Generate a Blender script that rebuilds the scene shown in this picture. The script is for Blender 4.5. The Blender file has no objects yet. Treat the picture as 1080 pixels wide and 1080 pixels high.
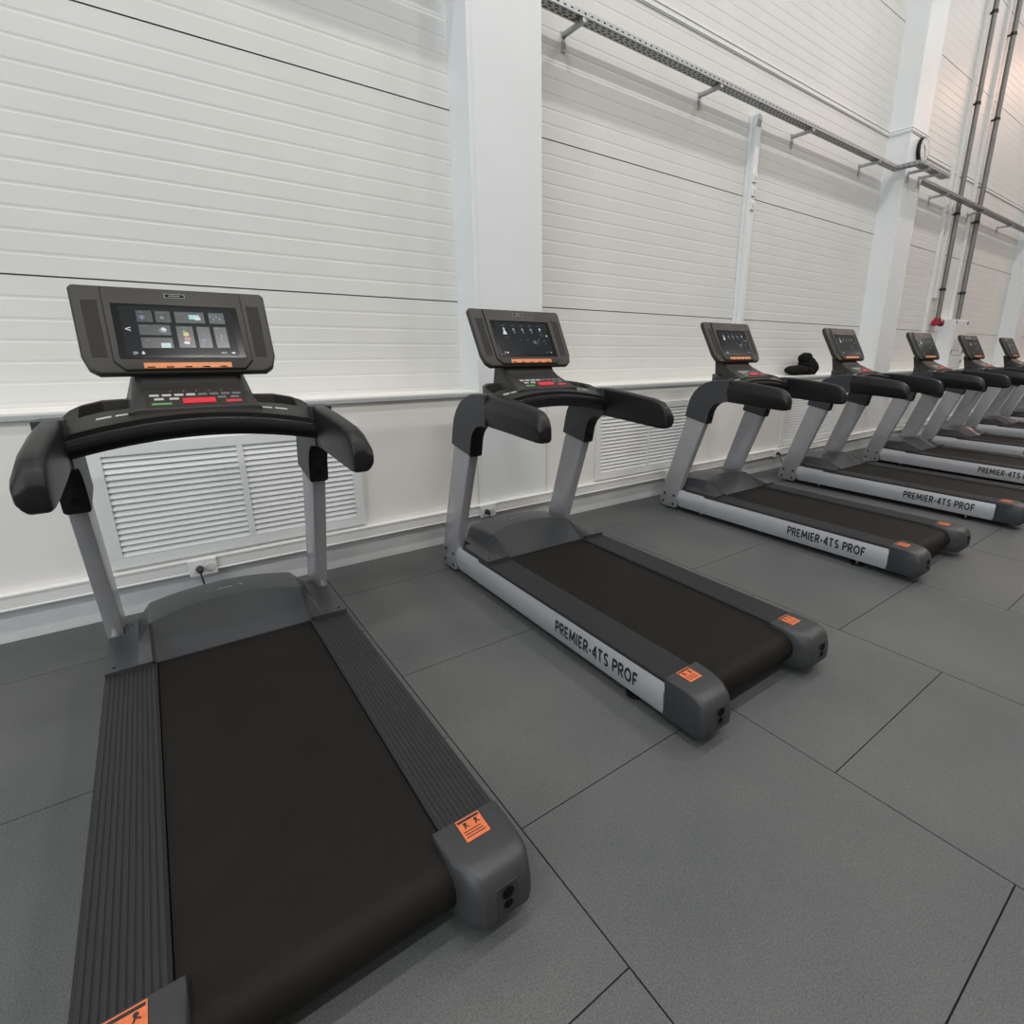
import bpy, bmesh, math, random
from mathutils import Vector, Matrix
random.seed(7)
R = math.radians
PI = math.pi
scn = bpy.context.scene
COL = scn.collection

# ------------------------------------------------------------------ camera
CAM_H, CAM_D = 1.45, 3.563
cam = bpy.data.objects.new('camera', bpy.data.cameras.new('camera'))
COL.objects.link(cam)
F, PX, PY = 559.87, 596.55, 521.3
cam.data.sensor_width = 36.0
cam.data.lens = F / 1080.0 * 36.0
cam.data.shift_x = (540 - PX) / 1080.0
cam.data.shift_y = (PY - 540) / 1080.0
cam.data.clip_start = 0.02
yaw, pit, rol = R(37.698), R(-15.561), R(-0.522)
f = Vector((math.sin(yaw)*math.cos(pit), math.cos(yaw)*math.cos(pit), math.sin(pit)))
r = Vector((math.cos(yaw), -math.sin(yaw), 0))
d = f.cross(r)
rr = r*math.cos(rol) + d*math.sin(rol)
dd = -r*math.sin(rol) + d*math.cos(rol)
m3 = Matrix((rr, -dd, -f)).transposed()
cam.matrix_world = Matrix.Translation((0, -CAM_D, CAM_H)) @ m3.to_4x4()
scn.camera = cam

# ------------------------------------------------------------------ world, lights, exposure
w = bpy.data.worlds.new('world'); scn.world = w; w.use_nodes = True
w.node_tree.nodes['Background'].inputs[0].default_value = (0.75, 0.80, 0.85, 1)
w.node_tree.nodes['Background'].inputs[1].default_value = 0.2
scn.view_settings.view_transform = 'Standard'
scn.view_settings.look = 'None'
scn.view_settings.gamma = 1.0
scn.view_settings.use_curve_mapping = False
scn.view_settings.exposure = 0.0

def area(name, loc, sx, sy, power, col=(1, 1, 1), rot=(0, 0, 0), spread=180):
    l = bpy.data.lights.new(name, 'AREA'); l.shape = 'RECTANGLE'
    l.size = sx; l.size_y = sy; l.energy = power; l.color = col; l.spread = R(spread)
    o = bpy.data.objects.new(name, l); COL.objects.link(o); o.location = loc; o.rotation_euler = rot
    return o
ROOM_X0, ROOM_X1, ROOM_Y0, CEIL = -7.0, 34.0, -16.0, 9.6
for i in range(7):
    area('ceiling_lamp', (-4.0 + i*5.2, -2.7, 9.2), 1.6, 0.25, 130 if i < 3 else 75, (1.0, 0.985, 0.955))
    area('ceiling_lamp', (-4.0 + i*5.2, -6.6, 9.2), 1.6, 0.25, 205 if i < 3 else 120, (1.0, 0.98, 0.95))
    area('ceiling_lamp', (-4.0 + i*5.2, -12.0, 9.2), 1.6, 0.25, 60, (1.0, 0.94, 0.87))
# daylight from the glazed end of the hall on the left
area('daylight', (ROOM_X0+.15, -5.5, 3.6), 6.0, 4.5, 330, (0.72, 0.87, 1.0), (0, R(-90), 0))
# unseen warm light, added high up to tint the far right wall
area('warm_tint_light', (20.0, -3.0, 8.6), 1.0, 1.0, 150, (1.0, 0.50, 0.34), (R(35), 0, 0))

# ------------------------------------------------------------------ materials
def mat(name, col, rough=0.5, metal=0.0, spec=0.5, noise=0.0, nscale=20.0, bump=0.0, bscale=200.0,
        emit=None, estr=0.0, coat=0.0, col2=None, stretch=None):
    m = bpy.data.materials.new(name); m.use_nodes = True
    nt = m.node_tree; b = nt.nodes['Principled BSDF']
    b.inputs['Base Color'].default_value = (*col, 1)
    b.inputs['Roughness'].default_value = rough
    b.inputs['Metallic'].default_value = metal
    b.inputs['Specular IOR Level'].default_value = spec
    b.inputs['Coat Weight'].default_value = coat
    b.inputs['Coat Roughness'].default_value = 0.12
    if emit:
        b.inputs['Emission Color'].default_value = (*emit, 1)
        b.inputs['Emission Strength'].default_value = estr
    tc = nt.nodes.new('ShaderNodeTexCoord')
    src = tc.outputs['Object']
    if stretch:
        mp = nt.nodes.new('ShaderNodeMapping'); mp.inputs['Scale'].default_value = stretch
        nt.links.new(src, mp.inputs['Vector']); src = mp.outputs['Vector']
    if noise > 0 or col2:
        n = nt.nodes.new('ShaderNodeTexNoise'); n.inputs['Scale'].default_value = nscale
        n.inputs['Detail'].default_value = 4
        nt.links.new(src, n.inputs['Vector'])
        rp = nt.nodes.new('ShaderNodeValToRGB')
        c2 = col2 or tuple(min(1, c*(1+noise)) for c in col)
        c1 = col if col2 else tuple(c*(1-noise) for c in col)
        rp.color_ramp.elements[0].position = 0.35; rp.color_ramp.elements[1].position = 0.65
        rp.color_ramp.elements[0].color = (*c1, 1); rp.color_ramp.elements[1].color = (*c2, 1)
        nt.links.new(n.outputs['Fac'], rp.inputs['Fac'])
        nt.links.new(rp.outputs['Color'], b.inputs['Base Color'])
    if bump > 0:
        n = nt.nodes.new('ShaderNodeTexNoise'); n.inputs['Scale'].default_value = bscale
        n.inputs['Detail'].default_value = 3
        nt.links.new(src, n.inputs['Vector'])
        bp = nt.nodes.new('ShaderNodeBump'); bp.inputs['Strength'].default_value = bump
        bp.inputs['Distance'].default_value = 0.002
        nt.links.new(n.outputs['Fac'], bp.inputs['Height'])
        nt.links.new(bp.outputs['Normal'], b.inputs['Normal'])
    return m

def floor_mat():
    m = bpy.data.materials.new('rubber_crumb'); m.use_nodes = True
    nt = m.node_tree; b = nt.nodes['Principled BSDF']; L = nt.links
    tc = nt.nodes.new('ShaderNodeTexCoord')
    n1 = nt.nodes.new('ShaderNodeTexNoise'); n1.inputs['Scale'].default_value = 1.3; n1.inputs['Detail'].default_value = 5
    n2 = nt.nodes.new('ShaderNodeTexNoise'); n2.inputs['Scale'].default_value = 260; n2.inputs['Detail'].default_value = 2
    v = nt.nodes.new('ShaderNodeTexVoronoi'); v.inputs['Scale'].default_value = 230
    for n in (n1, n2, v): L.new(tc.outputs['Object'], n.inputs['Vector'])
    rp = nt.nodes.new('ShaderNodeValToRGB')
    rp.color_ramp.elements[0].position = .3; rp.color_ramp.elements[0].color = (0.068, 0.074, 0.077, 1)
    rp.color_ramp.elements[1].position = .7; rp.color_ramp.elements[1].color = (0.100, 0.103, 0.102, 1)
    L.new(n1.outputs['Fac'], rp.inputs['Fac'])
    r2 = nt.nodes.new('ShaderNodeValToRGB')
    r2.color_ramp.elements[0].position = .35; r2.color_ramp.elements[0].color = (0.72, 0.72, 0.72, 1)
    r2.color_ramp.elements[1].position = .68; r2.color_ramp.elements[1].color = (1.32, 1.3, 1.26, 1)
    L.new(n2.outputs['Fac'], r2.inputs['Fac'])
    mx = nt.nodes.new('ShaderNodeMix'); mx.data_type = 'RGBA'; mx.blend_type = 'MULTIPLY'
    mx.inputs[0].default_value = 1.0
    L.new(rp.outputs['Color'], mx.inputs[6]); L.new(r2.outputs['Color'], mx.inputs[7])
    L.new(mx.outputs[2], b.inputs['Base Color'])
    b.inputs['Roughness'].default_value = 0.62
    b.inputs['Specular IOR Level'].default_value = 0.45
    bp = nt.nodes.new('ShaderNodeBump'); bp.inputs['Strength'].default_value = 0.35; bp.inputs['Distance'].default_value = 0.001
    L.new(v.outputs['Distance'], bp.inputs['Height']); L.new(bp.outputs['Normal'], b.inputs['Normal'])
    return m

M_FLOOR = floor_mat()
M_GAP = mat('tile_gap', (0.02, 0.02, 0.02), 0.9)
M_WALL = mat('painted_sandwich_panel', (0.69, 0.685, 0.66), 0.42, noise=0.02, nscale=2.0)
M_WALL_LOW = mat('white_cladding', (0.77, 0.75, 0.72), 0.4, noise=0.02, nscale=2.5)
M_COLUMN = mat('white_column_casing', (0.74, 0.76, 0.765), 0.4, noise=0.015, nscale=2.0)
M_JOINT = mat('panel_joint', (0.16, 0.15, 0.14), 0.7)
M_TRIM = mat('white_trim', (0.72, 0.72, 0.70), 0.4)
M_SILLFRONT = mat('grey_trim', (0.42, 0.44, 0.45), 0.45)
M_LEDGE = mat('white_ledge', (0.80, 0.79, 0.75), 0.35)
M_BACKWALL = mat('warm_wall', (0.58, 0.52, 0.47), 0.6, noise=0.05, nscale=1.0)
M_CEIL = mat('ceiling_deck', (0.55, 0.56, 0.56), 0.6, noise=0.05, nscale=1.0)
M_SKIRT = mat('skirting_white', (0.60, 0.61, 0.61), 0.45, noise=0.04, nscale=3)
M_VENT = mat('vent_paint', (0.74, 0.75, 0.75), 0.4)
M_VENTBACK = mat('vent_dark', (0.05, 0.05, 0.05), 0.8)
M_GALV = mat('galvanised_steel', (0.42, 0.43, 0.43), 0.42, metal=0.85, noise=0.12, nscale=60)
M_HOLE = mat('dark_hole', (0.004, 0.004, 0.004), 0.9, spec=0.1)
M_SOCKET = mat('socket_plastic', (0.75, 0.75, 0.73), 0.35)
M_PLASTIC = mat('charcoal_plastic', (0.021, 0.020, 0.019), 0.46, spec=0.4, bump=0.25, bscale=500)
M_PLASTIC2 = mat('blue_grey_plastic', (0.036, 0.039, 0.045), 0.5, spec=0.4, bump=0.25, bscale=500)
M_HOUSING = mat('console_plastic', (0.026, 0.0235, 0.020), 0.46, spec=0.4, bump=0.25, bscale=500)
M_HOOD = mat('hood_plastic', (0.034, 0.035, 0.037), 0.40, spec=0.4, bump=0.15, bscale=500)
M_HOOD2 = mat('hood_satin_plastic', (0.034, 0.036, 0.040), 0.30, spec=0.45, bump=0.1, bscale=500)
M_BLACK = mat('black_soft_grip', (0.006, 0.006, 0.0065), 0.42, spec=0.35, bump=0.2, bscale=350)
M_GLOSS = mat('black_gloss_plastic', (0.008, 0.008, 0.009), 0.22)
M_BELT = mat('rubber_running_belt', (0.0085, 0.0075, 0.0065), 0.62, spec=0.16, noise=0.12, nscale=5, bump=0.6, bscale=420)
M_RIB = mat('ribbed_foot_rail', (0.020, 0.020, 0.021), 0.5, spec=0.3)
M_SILVER = mat('brushed_silver_paint', (0.58, 0.585, 0.61), 0.34, metal=0.55, noise=0.03, nscale=30, stretch=(1, 0.05, 1))
M_UPRIGHT = mat('silver_grey_paint', (0.33, 0.33, 0.345), 0.30, metal=0.35, noise=0.03, nscale=12, coat=0.3)
M_ORANGE = mat('orange_strip', (0.62, 0.20, 0.055), 0.4, noise=0.06, nscale=40)
M_STICKER = mat('orange_sticker', (0.62, 0.15, 0.05), 0.45, noise=0.08, nscale=90)
M_RECESS = mat('recess_shade', (0.022, 0.022, 0.023), 0.5)
M_INK = mat('black_ink', (0.015, 0.015, 0.015), 0.5)
M_BOLT = mat('black_bolt', (0.015, 0.015, 0.015), 0.35)
M_METAL = mat('zinc_metal', (0.6, 0.6, 0.6), 0.3, metal=1.0)
M_MESH = mat('speaker_mesh', (0.014, 0.012, 0.011), 0.75, noise=0.3, nscale=300)
M_SCREEN = mat('screen_glass', (0.008, 0.009, 0.010), 0.10, spec=0.4, emit=(0.011, 0.013, 0.014), estr=1.0)
M_BEZEL = mat('black_bezel', (0.006, 0.006, 0.006), 0.12)
def icon(name, c, s=1.0): return mat(name, (0.02, 0.02, 0.02), 0.2, emit=c, estr=s)
M_IC = [icon('icon_white', (0.55, 0.58, 0.6)), icon('icon_blue', (0.10, 0.15, 0.24)), icon('icon_cyan', (0.30, 0.55, 0.60)),
        icon('icon_tile', (0.030, 0.034, 0.037)), icon('icon_yellow', (0.5, 0.42, 0.15)), icon('icon_pink', (0.42, 0.16, 0.18)),
        icon('icon_dim', (0.16, 0.17, 0.18)), icon('icon_green', (0.10, 0.18, 0.11))]
M_RED = mat('red_button', (0.55, 0.02, 0.035), 0.35, emit=(0.5, 0.02, 0.03), estr=0.15)
M_KEYWHITE = mat('pale_key', (0.42, 0.42, 0.40), 0.5)
M_KEYGREEN = mat('green_key', (0.10, 0.28, 0.09), 0.5)
M_KEYDIM = mat('grey_key', (0.13, 0.13, 0.13), 0.5)
M_KEYPANEL = mat('key_panel_film', (0.020, 0.018, 0.016), 0.45, spec=0.4)
M_BADGE = mat('badge_silver', (0.30, 0.30, 0.29), 0.4)
M_CABLE = mat('black_cable', (0.012, 0.012, 0.012), 0.5)
M_WCABLE = mat('white_cable', (0.62, 0.61, 0.52), 0.5)
M_REDVALVE = mat('red_valve_paint', (0.32, 0.012, 0.03), 0.4, noise=0.1, nscale=40)
M_CLOTH = mat('black_knit', (0.008, 0.008, 0.008), 0.95, spec=0.15, bump=0.8, bscale=120)
M_CLOCK = mat('clock_face', (0.65, 0.65, 0.63), 0.4)
M_LETTER = mat('label_print', (0.45, 0.45, 0.44), 0.5)

# ------------------------------------------------------------------ mesh helpers
class MB:
    def __init__(s): s.v = []; s.f = []; s.m = []
    def add(s, vs, fs, mi=0):
        n = len(s.v); s.v += [tuple(v) for v in vs]
        s.f += [tuple(i+n for i in fc) for fc in fs]; s.m += [mi]*len(fs)
        return s
    def box(s, a, b, mi=0):
        x0, y0, z0 = (min(a[i], b[i]) for i in range(3)); x1, y1, z1 = (max(a[i], b[i]) for i in range(3))
        return s.add([(x0,y0,z0),(x1,y0,z0),(x1,y1,z0),(x0,y1,z0),(x0,y0,z1),(x1,y0,z1),(x1,y1,z1),(x0,y1,z1)],
              [(0,3,2,1),(4,5,6,7),(0,1,5,4),(1,2,6,5),(2,3,7,6),(3,0,4,7)], mi)
    def loft(s, rings, mi=0, close=True, caps=True):
        n = len(rings[0]); vs = [p for rg in rings for p in rg]; fs = []
        for i in range(len(rings)-1):
            for j in range(n if close else n-1):
                k = (j+1) % n
                fs.append((i*n+j, i*n+k, (i+1)*n+k, (i+1)*n+j))
        if caps and close:
            fs.append(tuple(reversed(range(n)))); fs.append(tuple((len(rings)-1)*n+j for j in range(n)))
        return s.add(vs, fs, mi)
    def prism_x(s, prof, x0, x1, mi=0):      # prof: (ly, z) pairs, local y = -ly
        return s.loft([[(x0, -a, b) for a, b in prof], [(x1, -a, b) for a, b in prof]], mi)
    def prism_z(s, prof, z0, z1, mi=0):      # prof: (x, y)
        return s.loft([[(a, b, z0) for a, b in prof], [(a, b, z1) for a, b in prof]], mi)
    def tube(s, pts, rad, n=8, mi=0, caps=True):
        pts = [Vector(p) for p in pts]; rings = []; up = None
        for i, p in enumerate(pts):
            t = (pts[min(i+1, len(pts)-1)] - pts[max(i-1, 0)]).normalized()
            if up is None:
                up = Vector((0, 0, 1)) if abs(t.z) < .9 else Vector((1, 0, 0))
            a = t.cross(up).normalized(); up = a.cross(t).normalized()
            q = rad[i] if isinstance(rad, (list, tuple)) else rad
            rings.append([p + (a*math.cos(2*PI*k/n) + up*math.sin(2*PI*k/n))*q for k in range(n)])
        return s.loft(rings, mi, True, caps)
    def disc(s, c, axis, rad, h, n=20, mi=0):
        c = Vector(c); ax = Vector(axis).normalized()
        return s.tube([c, c+ax*h], rad, n, mi)
    def build(s, name, mats, parent=None, bevel=0.0, seg=2, smooth=38, ang=28, loc=None, rot=None):
        me = bpy.data.meshes.new(name)
        bm = bmesh.new()
        vs = [bm.verts.new(v) for v in s.v]
        for fc, mi in zip(s.f, s.m):
            try:
                q = bm.faces.new([vs[i] for i in fc]); q.material_index = mi
            except ValueError: pass
        bmesh.ops.remove_doubles(bm, verts=bm.verts, dist=1e-5)
        bmesh.ops.recalc_face_normals(bm, faces=bm.faces)
        if bevel > 0:
            es = [e for e in bm.edges if len(e.link_faces) == 2 and e.calc_face_angle(0) > R(ang)]
            bmesh.ops.bevel(bm, geom=es, offset=bevel, segments=seg, profile=0.5, affect='EDGES', clamp_overlap=True)
        bm.to_mesh(me); bm.free()
        if not isinstance(mats, (list, tuple)): mats = [mats]
        for mm in mats: me.materials.append(mm)
        if smooth:
            me.shade_smooth(); me.set_sharp_from_angle(angle=R(smooth))
        o = bpy.data.objects.new(name, me); COL.objects.link(o)
        if parent: o.parent = parent
        if loc: o.location = loc
        if rot: o.rotation_euler = rot
        return o

def tag(o, label, cat=None, group=None):
    o['label'] = label
    if cat: o['category'] = cat
    if group: o['group'] = group
    return o
def struct(o): o['kind'] = 'structure'; return o
def empty(name, loc, label, cat, group=None, rz=0):
    o = bpy.data.objects.new(name, None); COL.objects.link(o); o.location = loc; o.rotation_euler = (0, 0, rz)
    o.empty_display_size = .1
    return tag(o, label, cat, group)

GLY = {  # bold strokes on a unit-height grid: list of polylines, advance width
 'P': ([[(0,0),(0,1)],[(0,.92),(.3,.92),(.46,.86),(.52,.72),(.46,.56),(.3,.48),(0,.48)]], .60),
 'R': ([[(0,0),(0,1)],[(0,.92),(.3,.92),(.46,.86),(.52,.72),(.46,.56),(.3,.48),(0,.48)],[(.24,.46),(.54,0)]], .64),
 'E': ([[(0,0),(0,1)],[(0,.92),(.46,.92)],[(0,.50),(.42,.50)],[(0,.08),(.46,.08)]], .58),
 'M': ([[(0,0),(.06,1)],[(.06,1),(.40,.22)],[(.40,.22),(.74,1)],[(.74,1),(.80,0)]], .94),
 'I': ([[(0,0),(0,1)]], .18),
 '-': ([[(0,.40),(.28,.40)]], .34),
 '4': ([[(.42,0),(.42,1)],[(.42,1),(0,.30)],[(0,.28),(.56,.28)]], .60),
 'T': ([[(.29,0),(.29,1)],[(0,.92),(.58,.92)]], .70),
 'S': ([[(.46,.86),(.30,.93),(.12,.90),(.03,.76),(.10,.60),(.28,.51),(.42,.41),(.48,.26),(.40,.11),(.20,.07),(.02,.15)]], .60),
 'O': ([[(.36+.36*math.cos(PI*k/8), .5+.43*math.sin(PI*k/8)) for k in range(17)]], .86),
 'F': ([[(0,0),(0,1)],[(0,.92),(.46,.92)],[(0,.50),(.40,.50)]], .56), ' ': ([], .26)}
def stroke_text(body, th=.215, gap=.19):
    vs, fs = [], []; x = 0
    for ch in body:
        pls, adv = GLY[ch]
        for pl in pls:
            for (a, b) in zip(pl, pl[1:]):
                L = math.hypot(b[0]-a[0], b[1]-a[1]); n = max(1, int(L/.12)); dx, dy = (b[0]-a[0])/L, (b[1]-a[1])/L
                for i in range(n+1):
                    t = i/n; px_, py_ = a[0]+(b[0]-a[0])*t+x, a[1]+(b[1]-a[1])*t
                    vs += [(px_-dy*th/2, py_+dx*th/2), (px_+dy*th/2, py_-dx*th/2)]
                    if i: k = len(vs); fs.append((k-4, k-3, k-1, k-2))
            for c in pl[1:-1]:
                k = len(vs); vs += [(c[0]+x+th/2*math.cos(PI*q/4), c[1]+th/2*math.sin(PI*q/4)) for q in range(8)]; fs.append(tuple(range(k, k+8)))
        x += adv+gap
    return vs, fs

def text_mesh(body, size, depth=0.001, bold=0.0, space=1.0, xscale=1.0):
    cu = bpy.data.curves.new('lettering', 'FONT'); cu.body = body; cu.size = size
    cu.extrude = depth; cu.offset = bold; cu.space_character = space; cu.align_x = 'CENTER'; cu.align_y = 'CENTER'
    cu.resolution_u = 3
    o = bpy.data.objects.new('lettering', cu); COL.objects.link(o)
    dg = bpy.context.evaluated_depsgraph_get(); dg.update()
    me = bpy.data.meshes.new_from_object(o.evaluated_get(dg))
    vs = [(v.co.x*xscale, v.co.y, v.co.z) for v in me.vertices]
    fs = [tuple(p.vertices) for p in me.polygons]
    bpy.data.objects.remove(o); bpy.data.curves.remove(cu); bpy.data.meshes.remove(me)
    return vs, fs

# ------------------------------------------------------------------ the setting
YW = 0.28                      # depth of the upper wall behind the lower wall's face
Z_SILL = 1.125
COLX = [(-4.54, -3.97), (1.93, 2.50), (8.40, 8.93), (14.87, 15.42), (21.34, 21.9), (27.8, 28.4)]

# floor: rubber tiles 1 m, staggered, one mesh
mb = MB()
mb.box((ROOM_X0, ROOM_Y0, -0.10), (ROOM_X1, 0.4, -0.012), 1)
x = -0.31 - 1.012*7; k = 1
g = 0.0022
while x < ROOM_X1:
    off = -0.475 if k % 2 else -0.955
    xa, xb = max(x, ROOM_X0), min(x+1.012, ROOM_X1)
    y = off + 1.0
    while y > ROOM_Y0:
        ya, yb = max(y-0.99, ROOM_Y0), min(y, 0.02)
        if yb > ya and xb > xa:
            dz = random.uniform(-0.0008, 0.0)
            mb.box((xa+g, ya+g, -0.012), (xb-g, yb-g, dz), 0)
        y -= 0.99
    x += 1.012; k += 1
struct(mb.build('floor', [M_FLOOR, M_GAP], smooth=0))

struct(MB().box((ROOM_X0, ROOM_Y0, CEIL), (ROOM_X1, YW+.2, CEIL+.1)).build('ceiling', M_CEIL, smooth=0))
struct(MB().box((ROOM_X0-.1, ROOM_Y0, 0), (ROOM_X0, YW+.2, CEIL)).build('wall_left', M_BACKWALL, smooth=0))
struct(MB().box((ROOM_X1, ROOM_Y0, 0), (ROOM_X1+.1, YW+.2, CEIL)).build('wall_right', M_BACKWALL, smooth=0))
struct(MB().box((ROOM_X0, ROOM_Y0-.1, 0), (ROOM_X1, ROOM_Y0, CEIL)).build('wall_back', M_BACKWALL, smooth=0))

# upper wall: micro-ribbed sandwich panels, grooves every 0.1 m, dark joints between panels
prof = []; mats_ = []
joints = [1.765, 3.01, 4.235, 5.46, 6.69, 7.92]
def addp(y, z, mi): prof.append((y, z)); mats_.append(mi)
z = 1.765 - 1.24
addp(YW, 0.9, 0)
zz = 0.97
levels = []
base = 1.765
for j in range(-1, 6):
    for i in range(12):
        levels.append((base + 1.2405*j + i*0.10338, i == 0))
for zc, isj in levels:
    if zc < 0.95 or zc > CEIL-.05: continue
    if isj:
        addp(YW, zc-.004, 0); addp(YW+.010, zc-.003, 1); addp(YW+.010, zc+.003, 1); addp(YW, zc+.004, 0)
    else:
        addp(YW, zc-.010, 0); addp(YW+.0016, zc-.007, 0); addp(YW+.0016, zc+.002, 0); addp(YW, zc+.010, 0)
addp(YW, CEIL, 0)
mb = MB()
for i in range(len(prof)-1):
    (ya, za), (yb, zb) = prof[i], prof[i+1]
    mi = 1 if (ya > YW+.009 or yb > YW+.009) else 0
    mb.add([(ROOM_X0, ya, za), (ROOM_X1, ya, za), (ROOM_X1, yb, zb), (ROOM_X0, yb, zb)], [(0, 1, 2, 3)], mi)
mb.box((ROOM_X0, YW+.016, 0.9), (ROOM_X1, YW+.16, CEIL), 0)
struct(mb.build('wall_front', [M_WALL, M_JOINT], smooth=0))

# lower wall with the ledge
struct(MB().box((ROOM_X0, 0.0, 0.0), (ROOM_X1, YW+.02, Z_SILL-.006)).build('wall_lower', M_WALL_LOW, smooth=0))
mb = MB(); segs = [(ROOM_X0, COLX[0][0])] + [(COLX[i][1], COLX[i+1][0]) for i in range(5)] + [(COLX[5][1], ROOM_X1)]
mt = MB()
for a, b in segs:
    mb.box((a, -0.018, Z_SILL-.012), (b, YW, Z_SILL))
    mt.box((a, -0.022, Z_SILL-.036), (b, 0.0, Z_SILL-.012))
struct(mb.build('trim_1', M_LEDGE, bevel=.002, smooth=0))
struct(mt.build('trim_2', M_SILLFRONT, bevel=.002, smooth=0))
# columns boxed in, flush with the lower wall
for i, (a, b) in enumerate(COLX):
    mb = MB(); mb.box((a, -0.004, 0.0), (b, YW+.01, CEIL))
    # corner beads
    mb.box((a-.004, -0.008, Z_SILL-.03), (a+.028, .03, CEIL)); mb.box((b-.012, -0.007, Z_SILL-.03), (b+.004, .03, CEIL))
    # band at the panel joint
    mb.box((a-.012, -0.014, 4.19), (b+.012, YW, 4.262)); mb.box((a-.018, -0.02, 4.205), (b+.018, YW, 4.22)); mb.box((a-.018, -0.02, 4.238), (b+.018, YW, 4.25))
    struct(mb.build('trim_%d' % (3+i), M_COLUMN, bevel=.002, seg=1, smooth=0))
# flashing along the wall above the cable tray
mb = MB()
for a, b in segs:
    mb.box((a, YW-.010, 4.19), (b, YW, 4.275)); mb.box((a, YW-.017, 4.20), (b, YW, 4.213)); mb.box((a, YW-.017, 4.247), (b, YW, 4.258))
struct(mb.build('trim_9', M_TRIM, bevel=.002, seg=1, smooth=0))
# skirting and the seam lines of the cladding
mb = MB(); mb.box((ROOM_X0, -0.010, 0.0), (ROOM_X1, 0.0, 0.172))
for x in (-2.4, -.9, 1.30, 1.915, 2.8, 4.6, 6.4, 8.2, 10.0):
    mb.box((x, -0.014, 0.0), (x+.012, 0.0, 0.172))
struct(mb.build('baseboard_front', M_SKIRT, bevel=.0015, seg=1, smooth=0))
mb = MB()
for a, b in COLX:
    for x in (a-.035, b+.045):
        mb.box((x, -.0055, .26), (x+.006, 0, Z_SILL-.04))
struct(mb.build('trim_10', M_SKIRT, smooth=0))
# cable trunking
mb = MB(); mb.box((ROOM_X0+.01, -0.042, 0.178), (ROOM_X1-.01, -.001, 0.256)); mb.box((ROOM_X0+.01, -0.046, 0.245), (ROOM_X1-.01, -.001, 0.258)); mb.box((ROOM_X0+.01, -0.046, 0.176), (ROOM_X1-.01, -.001, 0.186))
tag(mb.build('cable_trunking', M_TRIM, bevel=.002, seg=1, smooth=0), 'long white cable trunking running low along the white wall', 'cable trunking')

# ------------------------------------------------------------------ vents
def make_vent():
    root = empty('wall_vent', (0, 0, 0), 'x', 'vent', 'white louvred vents in the lower wall')
    W, z0, z1 = 1.34, .275, .945
    mb = MB()
    fr = .058
    mb.box((0, -.022, z0), (W, 0, z0+fr)); mb.box((0, -.022, z1-fr), (W, 0, z1))
    mb.box((0, -.022, z0+fr), (fr, 0, z1-fr)); mb.box((W-fr, -.022, z0+fr), (W, 0, z1-fr))
    mb.box((W/2-.016, -.022, z0+fr), (W/2+.016, 0, z1-fr))
    mb.build('frame', M_VENT, root, bevel=.002, seg=1, smooth=0)
    MB().box((fr, -.004, z0+fr), (W-fr, -.001, z1-fr)).build('backing', M_VENTBACK, root, smooth=0)
    for (a, b) in ((fr, W/2-.016), (W/2+.016, W-fr)):
        mb = MB(); n = 17; p = (z1-z0-2*fr)/n
        for i in range(n):
            zc = z0+fr+p*i
            pr = [(-.017, zc+.001), (-.0185, zc+.004), (-.008, zc+p*.97), (-.0065, zc+p*.95)]
            mb.loft([[(a, y, z) for y, z in pr], [(b, y, z) for y, z in pr]])
        mb.build('louvres', M_VENT, root, smooth=0)
    return root
def copy_tree(o, parent=None):
    c = o.copy(); COL.objects.link(c); c.parent = parent
    for ch in list(o.children): copy_tree(ch, c)
    return c
vlabels = ['white louvred wall vent behind the nearest treadmill',
           'white louvred wall vent between the second and third treadmills',
           'white louvred wall vent below the black garment on the ledge',
           'white louvred wall vent past the second column, seen between far uprights']
v0 = make_vent()
for i, x in enumerate((-.315, 3.08, 6.09, 9.2)):
    o = v0 if i == 0 else copy_tree(v0)
    o.location = (x, 0, 0); o['label'] = vlabels[i]

# ------------------------------------------------------------------ cable trays and brackets
def tray_mesh(mb, ax, a, b, y0, y1, z0=3.748, z1=3.79):
    t = .0025
    def bx(p0, p1, q0, q1, r0, r1, mi):
        if ax == 'x': mb.box((p0, q0, r0), (p1, q1, r1), mi)
        else: mb.box((q0, p0, r0), (q1, p1, r1), mi)
    bx(a, b, y0, y1, z0, z0+t, 0); bx(a, b, y0, y0+t, z0, z1, 0); bx(a, b, y1-t, y1, z0, z1, 0)
    n = int((b-a)/.062)
    for i in range(n):
        p = a+.02+i*.062
        bx(p, p+.022, y0-.0006, y0+.001, z0+.017, z0+.027, 1)
        bx(p, p+.034, y0+.016, y0+.027, z0-.0006, z0+.001, 1)
        bx(p+.02, p+.05, y0+.045, y0+.056, z0-.0006, z0+.001, 1)
        bx(p, p+.034, y0+.072, y0+.083, z0-.0006, z0+.001, 1)
def tray(a, b, label):
    mb = MB(); tray_mesh(mb, 'x', a, b, .035, .135)
    tag(mb.build('cable_tray', [M_GALV, M_HOLE], smooth=0), label, 'cable tray', 'perforated cable trays along the wall')
tray(-3.9, 1.86, 'perforated steel cable tray on the wall bay left of the near column, above the frame')
tray(2.52, 8.255, 'long perforated steel cable tray between the two columns')
tray(9.02, 14.8, 'perforated steel cable tray right of the column with the clock')
mb = MB()
tray_mesh(mb, 'y', -.25, .135, 8.26, 8.36)
tray_mesh(mb, 'x', 8.36, 9.25, -.25, -.13)
tag(mb.build('cable_tray', [M_GALV, M_HOLE], smooth=0), 'short stepped cable tray wrapping around the column under the clock', 'cable tray')

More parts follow.
